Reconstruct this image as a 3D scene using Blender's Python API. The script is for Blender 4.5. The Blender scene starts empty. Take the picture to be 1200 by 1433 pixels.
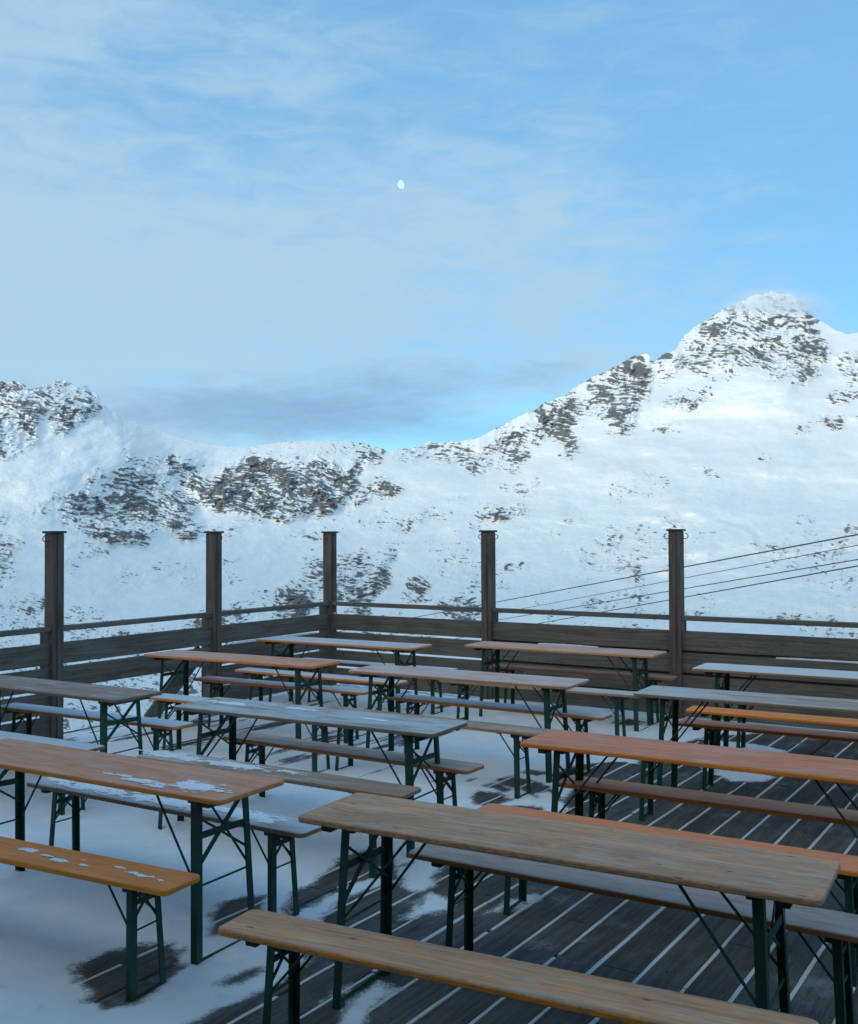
import bpy, bmesh, math, random
import numpy as np
from mathutils import Vector, Matrix
random.seed(7); rng = np.random.default_rng(11)
S = bpy.context.scene
COL = S.collection
PI = math.pi
# ------------------------------------------------------------------ camera
F, PITCH, ROLL, HC = 1434.17, 0.02245, -0.00408, 2.059
CX, CY = 600.0, 716.5
def cam_rows():
    cp, sp, cr, sr = math.cos(PITCH), math.sin(PITCH), math.cos(ROLL), math.sin(ROLL)
    Rx = np.array([[1, 0, 0], [0, cp, sp], [0, -sp, cp]]); Rr = np.array([[cr, 0, sr], [0, 1, 0], [-sr, 0, cr]])
    return Rr @ Rx
RW = cam_rows()
cd = bpy.data.cameras.new('camera'); cam = bpy.data.objects.new('camera', cd); COL.objects.link(cam)
cd.sensor_fit = 'VERTICAL'; cd.sensor_height = 24; cd.lens = 24 * F / 1433; cd.clip_start = .05; cd.clip_end = 60000
M = Matrix.Identity(4)
for i in range(3):
    M[i][0] = RW[0][i]; M[i][1] = RW[2][i]; M[i][2] = -RW[1][i]
M[2][3] = HC
cam.matrix_world = M
S.camera = cam
def ray(px, py):
    d = np.array([(px - CX) / F, 1, -(py - CY) / F]) @ RW
    return d
# ------------------------------------------------------------------ helpers
def tag(o, label=None, cat=None, group=None, kind=None):
    if label: o['label'] = label
    if cat: o['category'] = cat
    if group: o['group'] = group
    if kind: o['kind'] = kind
    return o
def empty(name, loc=(0, 0, 0), rz=0.):
    o = bpy.data.objects.new(name, None); COL.objects.link(o); o.location = loc; o.rotation_euler = (0, 0, rz)
    o.empty_display_size = .1
    return o
class MB:
    def __init__(s): s.v = []; s.f = []
    def add(s, vs, fs):
        b = len(s.v); s.v += [tuple(p) for p in vs]; s.f += [tuple(b + i for i in f) for f in fs]
    def box(s, x0, x1, y0, y1, z0, z1, M=None, ch=0.0):
        if ch:
            vs = []
            c = ch
            for z, k in ((z0, c), (z0 + c, 0), (z1 - c, 0), (z1, c)):
                a0, a1, b0, b1 = x0 + k, x1 - k, y0 + k, y1 - k
                vs += [(a0, b0, z), (a1, b0, z), (a1, b1, z), (a0, b1, z)]
            fs = [(3, 2, 1, 0), (12, 13, 14, 15)]
            for l in range(3):
                for i in range(4):
                    j = (i + 1) % 4; fs.append((4 * l + i, 4 * l + j, 4 * l + 4 + j, 4 * l + 4 + i))
        else:
            vs = [(x0, y0, z0), (x1, y0, z0), (x1, y1, z0), (x0, y1, z0), (x0, y0, z1), (x1, y0, z1), (x1, y1, z1), (x0, y1, z1)]
            fs = [(3, 2, 1, 0), (4, 5, 6, 7), (0, 1, 5, 4), (1, 2, 6, 5), (2, 3, 7, 6), (3, 0, 4, 7)]
        if M is not None: vs = [tuple(M @ Vector(p)) for p in vs]
        s.add(vs, fs); return s
    def bar(s, a, b, w, t, up=(0, 0, 1), w2=None):
        """flat bar from a to b; width w in the plane of `up`, thickness t across"""
        a = Vector(a); b = Vector(b); d = (b - a).normalized(); up = Vector(up)
        side = d.cross(up).normalized(); u = side.cross(d).normalized(); w2 = w2 or w
        vs = []
        for p, ww in ((a, w), (b, w2)):
            for i, j in ((-1, -1), (1, -1), (1, 1), (-1, 1)):
                vs.append(p + side * (i * t / 2) + u * (j * ww / 2))
        s.add(vs, [(3, 2, 1, 0), (4, 5, 6, 7), (0, 1, 5, 4), (1, 2, 6, 5), (2, 3, 7, 6), (3, 0, 4, 7)]); return s
    def tube(s, pts, r, n=8, cap=True):
        pts = [Vector(p) for p in pts]; base = len(s.v); prev = None
        rs = r if isinstance(r, (list, tuple)) else [r] * len(pts)
        for i, p in enumerate(pts):
            d = (pts[min(i + 1, len(pts) - 1)] - pts[max(i - 1, 0)]).normalized()
            ref = Vector((0, 0, 1)) if abs(d.z) < .95 else Vector((1, 0, 0))
            if prev is not None:
                a = (prev - d * prev.dot(d)).normalized()
            else: a = d.cross(ref).normalized()
            prev = a; b = d.cross(a)
            for k in range(n):
                t = 2 * PI * k / n; s.v.append(tuple(p + (a * math.cos(t) + b * math.sin(t)) * rs[i]))
        for i in range(len(pts) - 1):
            for k in range(n):
                q = (k + 1) % n; s.f.append((base + i * n + k, base + i * n + q, base + (i + 1) * n + q, base + (i + 1) * n + k))
        if cap:
            s.f.append(tuple(base + k for k in range(n))[::-1]); s.f.append(tuple(base + (len(pts) - 1) * n + k for k in range(n)))
        return s
    def mesh(s, name, mat=None, smooth=False):
        me = bpy.data.meshes.new(name); me.from_pydata(s.v, [], s.f); me.update()
        bm = bmesh.new(); bm.from_mesh(me); bmesh.ops.recalc_face_normals(bm, faces=bm.faces); bm.to_mesh(me); bm.free()
        if mat: me.materials.append(mat)
        if smooth:
            for p in me.polygons: p.use_smooth = True
        return me
    def build(s, name, mat, parent=None, smooth=False, loc=(0, 0, 0), rz=0.):
        o = bpy.data.objects.new(name, s.mesh(name, mat, smooth)); COL.objects.link(o)
        o.location = loc; o.rotation_euler = (0, 0, rz)
        if parent: o.parent = parent
        return o
def grid_mesh(name, X, Y, Z, mat, keep=None, attrs=None, smooth=True):
    """X,Y,Z arrays (rows, cols) -> one mesh"""
    nr, nc = X.shape
    idx = np.arange(nr * nc).reshape(nr, nc)
    a = idx[:-1, :-1]; b = idx[:-1, 1:]; c = idx[1:, 1:]; d = idx[1:, :-1]
    q = np.stack([a, b, c, d], -1).reshape(-1, 4)
    if keep is not None:
        k = keep.reshape(-1); q = q[k[q].any(1)]
        used = np.zeros(nr * nc, bool); used[q.reshape(-1)] = True
        remap = np.cumsum(used) - 1; q = remap[q]
    else: used = np.ones(nr * nc, bool)
    co = np.stack([X, Y, Z], -1).reshape(-1, 3)[used].astype(np.float32)
    me = bpy.data.meshes.new(name)
    me.vertices.add(len(co)); me.vertices.foreach_set('co', co.reshape(-1))
    me.loops.add(q.size); me.loops.foreach_set('vertex_index', q.reshape(-1).astype(np.int32))
    me.polygons.add(len(q)); me.polygons.foreach_set('loop_start', (np.arange(len(q)) * 4).astype(np.int32))
    me.update(calc_edges=True)
    if smooth: me.polygons.foreach_set('use_smooth', np.ones(len(q), bool))
    for nm, (typ, arr) in (attrs or {}).items():
        at = me.attributes.new(nm, typ, 'POINT')
        arr = arr.reshape(nr * nc, -1)[used].astype(np.float32)
        at.data.foreach_set('vector' if typ == 'FLOAT_VECTOR' else 'value', arr.reshape(-1))
    me.materials.append(mat)
    o = bpy.data.objects.new(name, me); COL.objects.link(o)
    return o
# ---- numpy noise
def vnoise(x, y, seed=0):
    xi = np.floor(x).astype(np.int64); yi = np.floor(y).astype(np.int64); fx = x - xi; fy = y - yi
    fx = fx * fx * fx * (fx * (fx * 6 - 15) + 10); fy = fy * fy * fy * (fy * (fy * 6 - 15) + 10)
    def h(a, b):
        n = (a * 374761393 + b * 668265263 + seed * 1442695041) & 0xffffffff
        n = ((n ^ (n >> 13)) * 1274126177) & 0xffffffff
        n = n ^ (n >> 16)
        return (n & 0xffff) / 65535.0
    return (h(xi, yi) * (1 - fx) + h(xi + 1, yi) * fx) * (1 - fy) + (h(xi, yi + 1) * (1 - fx) + h(xi + 1, yi + 1) * fx) * fy
def fbm(x, y, oct=5, seed=0, rough=.5):
    s = 0; a = 1; t = 0
    for i in range(oct):
        s = s + a * vnoise(x * 2 ** i + 17.3 * i, y * 2 ** i - 9.1 * i, seed + i); t += a; a *= rough
    return s / t
def inpoly(X, Y, poly):
    r = np.zeros(X.shape, bool); n = len(poly)
    for i in range(n):
        x0, y0 = poly[i]; x1, y1 = poly[(i + 1) % n]
        if y0 == y1: continue
        c = ((y0 > Y) != (y1 > Y)) & (X < (x1 - x0) * (Y - y0) / (y1 - y0) + x0)
        r ^= c
    return r
def sdpoly(X, Y, poly):
    d = np.full(X.shape, 1e9); n = len(poly)
    for i in range(n):
        ax, ay = poly[i]; bx, by = poly[(i + 1) % n]; ex, ey = bx - ax, by - ay
        t = np.clip(((X - ax) * ex + (Y - ay) * ey) / (ex * ex + ey * ey + 1e-12), 0, 1)
        d = np.minimum(d, np.hypot(X - ax - t * ex, Y - ay - t * ey))
    return np.where(inpoly(X, Y, poly), d, -d)
# ---- shader helpers
class NT:
    def __init__(s, name):
        s.m = bpy.data.materials.new(name); s.m.use_nodes = True; s.t = s.m.node_tree; s.t.nodes.clear()
        s.out = s.n('ShaderNodeOutputMaterial'); s.b = s.n('ShaderNodeBsdfPrincipled'); s.l(s.b.outputs[0], s.out.inputs[0])
    def n(s, t, **k):
        x = s.t.nodes.new(t)
        for a, v in k.items(): setattr(x, a, v)
        return x
    def l(s, a, b): s.t.links.new(a, b)
    def put(s, inp, v):
        if isinstance(v, (int, float)): inp.default_value = v
        elif isinstance(v, (tuple, list)): inp.default_value = tuple(v) + ((1,) if len(v) == 3 and inp.type == 'RGBA' else ())
        else: s.l(v, inp)
    def math(s, op, a, b=0.5, c=None, clamp=False):
        x = s.n('ShaderNodeMath', operation=op, use_clamp=clamp); s.put(x.inputs[0], a); s.put(x.inputs[1], b)
        if c is not None: s.put(x.inputs[2], c)
        return x.outputs[0]
    def mix(s, f, a, b, mode='MIX'):
        x = s.n('ShaderNodeMix', data_type='RGBA', blend_type=mode); s.put(x.inputs[0], f); s.put(x.inputs[6], a); s.put(x.inputs[7], b); return x.outputs[2]
    def noise(s, vec, scale, detail=4, rough=.55, dist=0., dim='3D'):
        x = s.n('ShaderNodeTexNoise', noise_dimensions=dim); x.inputs['Scale'].default_value = scale; x.inputs['Detail'].default_value = detail
        x.inputs['Roughness'].default_value = rough; x.inputs['Distortion'].default_value = dist
        if vec is not None: s.l(vec, x.inputs['Vector'])
        return x.outputs[0]
    def step(s, v, a, b, lo=0., hi=1.):
        x = s.n('ShaderNodeMapRange', interpolation_type='SMOOTHSTEP'); s.put(x.inputs[0], v); s.put(x.inputs[1], a); s.put(x.inputs[2], b)
        s.put(x.inputs[3], lo); s.put(x.inputs[4], hi); return x.outputs[0]
    def vec(s, src, scale=(1, 1, 1), rot=(0, 0, 0), loc=(0, 0, 0)):
        x = s.n('ShaderNodeMapping'); s.l(src, x.inputs[0]); x.inputs['Scale'].default_value = scale; x.inputs['Rotation'].default_value = rot; x.inputs['Location'].default_value = loc
        return x.outputs[0]
    def vadd(s, a, b):
        x = s.n('ShaderNodeVectorMath', operation='ADD'); s.put(x.inputs[0], a); s.put(x.inputs[1], b); return x.outputs[0]
    def objco(s): return s.n('ShaderNodeTexCoord').outputs['Object']
    def rand(s, k=37.):
        r = s.n('ShaderNodeObjectInfo').outputs['Random']; c = s.n('ShaderNodeCombineXYZ'); v = s.math('MULTIPLY', r, k)
        s.l(v, c.inputs[0]); s.l(s.math('MULTIPLY', r, k * 1.7), c.inputs[1]); s.l(v, c.inputs[2]); return c.outputs[0]
    def bump(s, h, strength=.3, dist=.01, normal=None):
        x = s.n('ShaderNodeBump'); x.inputs['Strength'].default_value = strength; x.inputs['Distance'].default_value = dist; s.l(h, x.inputs['Height'])
        if normal is not None: s.l(normal, x.inputs['Normal'])
        s.l(x.outputs[0], s.b.inputs['Normal']); return x.outputs[0]
    def base(s, c, rough=.8, spec=.3):
        s.put(s.b.inputs['Base Color'], c); s.put(s.b.inputs['Roughness'], rough); s.b.inputs['Specular IOR Level'].default_value = spec
SNOW = (.86, .89, .93)
TG = 1.28
def mat_top(name, c1, c2, edge, frost=.0, fcol=(.62, .66, .70), weather=.0, snow_bias=None, fx=0., worn=0.):
    """varnished or weathered plank top; edge colour on the vertical faces; frost film on the upper face"""
    c1, c2, edge, fcol = [tuple(min(.9, a * b * TG) for a, b in zip(c, (1.24, .97, .91))) for c in (c1, c2, edge)] + [tuple(a * 1.2 for a in fcol)]
    m = NT(name); oc = m.objco(); p = m.vadd(oc, m.rand())
    g1 = m.noise(m.vec(p, (1.5, 26, 20)), 1.6, 6, .62, .5)
    g2 = m.noise(m.vec(p, (3.5, 130, 60)), 1.5, 3, .6)
    blot = m.noise(m.vec(p, (2.2, 5, 5)), 1.3, 5, .6)
    grain = m.math('ADD', m.math('MULTIPLY', g1, .65), m.math('MULTIPLY', g2, .35))
    col = m.mix(m.step(grain, .36 - .06 * weather, .64 + .08 * weather), c1, c2)
    # laminated strips, each a little different
    sp = m.n('ShaderNodeSeparateXYZ'); m.l(oc, sp.inputs[0])
    wn = m.n('ShaderNodeTexWhiteNoise', noise_dimensions='2D'); cb = m.n('ShaderNodeCombineXYZ')
    m.l(m.math('FLOOR', m.math('MULTIPLY', sp.outputs[1], 9.5)), cb.inputs[0]); rr = m.n('ShaderNodeObjectInfo').outputs['Random']; m.l(m.math('MULTIPLY', rr, 97), cb.inputs[1]); m.l(cb.outputs[0], wn.inputs[0])
    col = m.mix(m.math('MULTIPLY', wn.outputs[0], .10 + .22 * weather), col, (.02, .018, .015))
    col = m.mix(m.step(blot, .45, .75, 0, .25 + .25 * weather), col, tuple(x * .55 for x in c1))
    # blotches where the varnish has gone grey or kept its brown
    bb = m.noise(m.vec(p, (2.6, 8, 5)), 1.9, 6, .66, .8)
    col = m.mix(m.step(bb, .52, .66, 0, .8 * weather), col, tuple(a * b for a, b in zip(c2, (1.05, .74, .48))))
    col = m.mix(m.step(bb, .48, .36, 0, .5 * weather), col, tuple(.85 * sum(c2) / 3 * k for k in (1.1, 1, .88)))
    # knots
    vo = m.n('ShaderNodeTexVoronoi', feature='F1', voronoi_dimensions='2D'); m.l(m.vec(p, (2.3, 7.0, 0.01)), vo.inputs['Vector']); vo.inputs['Scale'].default_value = 1.; vo.inputs['Randomness'].default_value = 1.
    ring = m.step(m.math('ADD', vo.outputs['Distance'], m.math('MULTIPLY', g2, .05)), .035, .085, 1, 0)
    kn = m.math('MULTIPLY', ring, m.step(m.noise(m.vec(p, (2.1, 4.3, 1)), 1.4, 1), .46, .52))
    col = m.mix(m.math('MULTIPLY', kn, .30 + .6 * weather), col, (.04, .024, .016))
    # cracks / open grain when weathered
    cr = m.noise(m.vec(p, (1.3, 60, 20)), 1.1, 5, .7, .2)
    crk = m.step(cr, .30, .36, 1, 0)
    col = m.mix(m.math('MULTIPLY', crk, .5 * weather), col, (.03, .026, .022))
    ge = m.n('ShaderNodeNewGeometry'); sn = m.n('ShaderNodeSeparateXYZ'); m.l(ge.outputs['True Normal'], sn.inputs[0])
    up = m.step(sn.outputs[2], .35, .8)
    # frost film
    if frost > 0:
        fn = m.noise(m.vec(p, (1.2, 4.5, 1)), 2.4, 6, .62, .4); fine = m.noise(m.vec(p, (60, 90, 1)), 2.5, 2, .7)
        fb = m.math('ADD', m.math('MULTIPLY', fn, .75), m.math('MULTIPLY', fine, .25))
        if fx: fb = m.math('ADD', fb, m.math('MULTIPLY', sp.outputs[0], fx))
        th = .74 - .5 * frost
        ff = m.step(fb, th - .10, th + .14, .12 * frost, min(1, .35 + .65 * frost))
        # brushed free along the rounded rims
        ff = m.math('MULTIPLY', ff, m.step(m.math('ADD', m.math('ABSOLUTE', sp.outputs[1]), m.math('MULTIPLY', g1, .02)), .225 if '_table' in name else .10, .27 if '_table' in name else .135, 1, .55))
        top = m.mix(ff, col, fcol)
    else: top = col
    ec = m.mix(m.step(g1, .4, .65, 0, .45), edge, tuple(x * .55 for x in edge))
    if worn > 0:
        wv = m.noise(m.vec(p, (9, 9, 60)), 3.0, 4, .65)
        ec = m.mix(m.step(wv, .62 - .25 * worn, .72 - .2 * worn), ec, tuple(min(1, .25 * x + .10) for x in c2))
    ec = m.mix(m.step(m.noise(m.vec(p, (16, 16, 30)), 4., 3, .6), .66, .72), ec, (.035, .025, .015))
    fin = m.mix(up, ec, top)
    m.base(fin, m.step(blot, .3, .7, .62, .85), .25)
    m.bump(m.math('ADD', m.math('MULTIPLY', grain, .7), m.math('MULTIPLY', crk, -.8 * weather)), .25 + .35 * weather, .003)
    return m.m
def mat_metal(name, col):
    m = NT(name); p = m.vadd(m.objco(), m.rand())
    n = m.noise(p, 9, 5, .6); c = m.mix(m.step(n, .4, .7, 0, .5), col, tuple(x * .45 for x in col))
    r = m.noise(p, 60, 3, .6); c = m.mix(m.step(r, .66, .72), c, (.09, .045, .025))
    m.base(c, m.step(n, .3, .7, .42, .7), .4); m.bump(r, .15, .001)
    return m.m
M_GREEN = mat_metal('dark_green_enamel', (.012, .060, .042))
M_HOOK = mat_metal('dark_iron', (.03, .032, .035))
def mat_wood(name, c1, c2, scale=1., ax='x', knots=True, frost=0.):
    m = NT(name); oc = m.objco(); isl = m.n('ShaderNodeNewGeometry').outputs['Random Per Island']
    cb = m.n('ShaderNodeCombineXYZ'); m.l(m.math('MULTIPLY', isl, 31), cb.inputs[0]); m.l(m.math('MULTIPLY', isl, 17), cb.inputs[1]); m.l(m.math('MULTIPLY', isl, 23), cb.inputs[2])
    p = m.vadd(m.vadd(oc, cb.outputs[0]), m.rand())
    sc = {'x': (1.2, 22, 26), 'y': (22, 1.2, 26), 'z': (22, 22, 1.2)}[ax]
    g = m.noise(m.vec(p, tuple(q * scale for q in sc)), 1.5, 6, .65, .4)
    b = m.noise(p, 1.7, 5, .6)
    c = m.mix(m.step(g, .36, .66), c1, c2); c = m.mix(m.math('MULTIPLY', isl, .35), c, tuple(x * .45 for x in c1))
    c = m.mix(m.step(b, .45, .8, 0, .5), c, tuple(x * .5 for x in c1))
    if knots:
        vo = m.n('ShaderNodeTexVoronoi'); m.l(m.vec(p, tuple({'x': (2.2, 6, 6), 'y': (6, 2.2, 6), 'z': (6, 6, 2.2)}[ax])), vo.inputs['Vector'])
        k = m.step(vo.outputs['Distance'], .08, .17, 1, 0); c = m.mix(m.math('MULTIPLY', k, m.step(m.noise(p, 2.4, 1), .47, .55, 0, .85)), c, (.012, .01, .009))
    if frost:
        f = m.noise(m.vec(p, (1, 1, 1)), 3.2, 7, .7); f2 = m.noise(p, 90, 2, .7)
        c = m.mix(m.math('MULTIPLY', m.step(m.math('ADD', m.math('MULTIPLY', f, .75), m.math('MULTIPLY', f2, .25)), .54, .66), frost), c, (.45, .5, .55))
    m.base(c, m.step(b, .3, .7, .6, .85), .25); m.bump(g, .35, .004)
    return m.m
M_FENCE = mat_wood('weathered_brown_plank', (.122, .108, .096), (.21, .188, .168), ax='x')
M_POST = mat_wood('stained_post_timber', (.110, .090, .078), (.185, .155, .135), ax='z', knots=False)
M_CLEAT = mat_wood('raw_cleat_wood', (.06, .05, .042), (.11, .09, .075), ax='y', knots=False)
def mat_snow(name, sparkle=.3, dirt=.0, scale=1.):
    m = NT(name); p = m.objco()
    a = m.noise(p, 3.2 * scale, 5, .6); b = m.noise(p, 26 * scale, 4, .65); c = m.noise(p, 160 * scale, 2, .6)
    col = m.mix(m.step(a, .35, .7), (.80, .84, .89), (.88, .90, .93))
    if dirt: col = m.mix(m.step(m.noise(p, 9 * scale, 6, .7), .60, .74, 0, dirt), col, (.36, .38, .40))
    m.base(col, .75, .25)
    h = m.math('ADD', m.math('ADD', m.math('MULTIPLY', a, .6), m.math('MULTIPLY', b, .25)), m.math('MULTIPLY', c, .08))
    m.bump(h, .5, .05 / scale)
    return m.m
M_SNOW = mat_snow('deck_snow', dirt=.25)
def mat_snow_edge():
    m = mat_snow('deck_snow_thinning', dirt=.25); m_ = NT.__new__(NT); m_.t = m.node_tree
    b = [n for n in m_.t.nodes if n.type == 'BSDF_PRINCIPLED'][0]
    at = m_.n('ShaderNodeAttribute', attribute_name='cover').outputs['Fac']; oc = m_.objco()
    f = m_.noise(oc, 7, 5, .65); g = m_.noise(oc, 55, 4, .7); h = m_.noise(oc, 190, 2, .6)
    v = m_.math('ADD', at, m_.math('MULTIPLY', m_.math('SUBTRACT', f, .5), .13))
    v = m_.math('ADD', v, m_.math('MULTIPLY', m_.math('SUBTRACT', g, .5), .08)); v = m_.math('ADD', v, m_.math('MULTIPLY', m_.math('SUBTRACT', h, .5), .05))
    m_.l(m_.math('POWER', m_.step(v, -.03, .05), 1.15), b.inputs['Alpha'])
    return m
M_SNOWD = mat_snow_edge()
M_SNOW2 = mat_snow('crusted_snow', scale=2.)

# ------------------------------------------------------------------ light and sky
SUN_EL, SUN_AZ = math.radians(10.5), math.radians(-148)       # azimuth clockwise from +Y
W = bpy.data.worlds.new('World'); S.world = W; W.use_nodes = True
def world():
    t = W.node_tree; t.nodes.clear()
    m = NT.__new__(NT); m.t = t
    out = m.n('ShaderNodeOutputWorld'); bg = m.n('ShaderNodeBackground'); m.l(bg.outputs[0], out.inputs[0])
    sky = m.n('ShaderNodeTexSky', sky_type='NISHITA'); sky.sun_disc = False; sky.sun_elevation = SUN_EL + math.radians(12); sky.sun_rotation = SUN_AZ
    sky.altitude = 2400; sky.air_density = 1.0; sky.dust_density = .25; sky.ozone_density = 1.6
    gen = m.n('ShaderNodeTexCoord').outputs['Generated']
    base = m.mix(.72, m.mix(1.0, sky.outputs[0], SKY_TINT, 'MULTIPLY'), PLAIN)
    sep = m.n('ShaderNodeSeparateXYZ'); m.l(gen, sep.inputs[0])
    x, y, z = sep.outputs
    # high thin veil, streaked
    n1 = m.noise(m.vec(gen, (1.1, 1.1, 3.2), rot=(0, .25, 0)), 2.0, 6, .5, .25)
    n2 = m.noise(m.vec(gen, (1.8, 1.8, 6.5), rot=(0, .30, 0)), 3.4, 8, .6, .5)
    n = m.math('ADD', m.math('MULTIPLY', n1, .72), m.math('MULTIPLY', n2, .28))
    n = m.math('ADD', m.math('MULTIPLY', m.math('SUBTRACT', n, .5), 2.3), .5)
    # the veil is thickest on the left and around the middle of the sky and thins towards the upper right
    def blob(cx, cz, sx, sz):
        a = m.math('DIVIDE', m.math('SUBTRACT', x, cx), sx); b = m.math('DIVIDE', m.math('SUBTRACT', z, cz), sz)
        r = m.math('ADD', m.math('MULTIPLY', a, a), m.math('MULTIPLY', b, b)); return m.math('EXPONENT', m.math('MULTIPLY', r, -1.))
    cov = m.math('ADD', m.math('MULTIPLY', blob(-.45, .22, .40, .30), .42), m.math('MULTIPLY', blob(.05, .26, .30, .10), .28))
    cov = m.math('ADD', cov, m.math('MULTIPLY', blob(.1, .15, .28, .05), .20))
    cov = m.math('ADD', cov, m.step(x, .1, -.35, 0, .12)); cov = m.math('ADD', cov, m.step(z, .6, .2, -.08, .06))
    n4 = m.noise(m.vec(gen, (3.2, 3.2, 10), rot=(0, .30, 0)), 5., 8, .6, .8); n = m.math('ADD', n, m.math('MULTIPLY', m.math('SUBTRACT', n4, .5), .8))
    veil = m.step(m.math('ADD', n, cov), .42, 1.22, 0, .92)
    col = m.mix(veil, base, VEIL)
    # darker grey-blue cloud bank low over the saddle
    bank = m.math('ADD', blob(-.14, .118, .22, .032), m.math('MULTIPLY', blob(.04, .155, .16, .022), .45))
    n3 = m.noise(m.vec(gen, (2.5, 2.5, 9), rot=(0, .18, 0)), 4.2, 8, .62, .6)
    bank = m.math('ADD', bank, m.math('MULTIPLY', m.math('SUBTRACT', n3, .5), 1.1))
    bk = m.step(m.math('ADD', m.math('MULTIPLY', bank, .62), m.math('MULTIPLY', n, .42)), .36, .95, 0, .9)
    col = m.mix(bk, col, BANK)
    # clearer strip right above the ridge
    cl = m.math('MULTIPLY', blob(.04, .100, .12, .014), .38)
    col = m.mix(cl, col, CLEAR)
    # pale warm glow round the low sun, behind the viewpoint
    gd = m.n('ShaderNodeVectorMath', operation='DOT_PRODUCT'); m.l(gen, gd.inputs[0]); gd.inputs[1].default_value = (math.sin(SUN_AZ) * .97, math.cos(SUN_AZ) * .97, .24)
    col = m.mix(m.step(gd.outputs['Value'], .05, 1.0, 0, 1), col, GLOW)
    m.l(col, bg.inputs[0]); bg.inputs[1].default_value = .15
GLOW = (5.0, 5.6, 5.6, 1); PLAIN = (1.0, 2.2, 3.7, 1); SKY_TINT = (.88, 1.34, 1.25, 1); VEIL = (2.12, 3.16, 4.05, 1); BANK = (1.25, 2.2, 3.3, 1); CLEAR = (1.0, 2.65, 4.2, 1)
world()
sl = bpy.data.lights.new('sun', 'SUN'); so = bpy.data.objects.new('sun', sl); COL.objects.link(so)
sl.energy = 1.5; sl.angle = math.radians(6); sl.color = (1, .92, .78)
sd = Vector((math.sin(SUN_AZ) * math.cos(SUN_EL), math.cos(SUN_AZ) * math.cos(SUN_EL), math.sin(SUN_EL)))
so.rotation_euler = sd.to_track_quat('Z', 'Y').to_euler()

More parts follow.
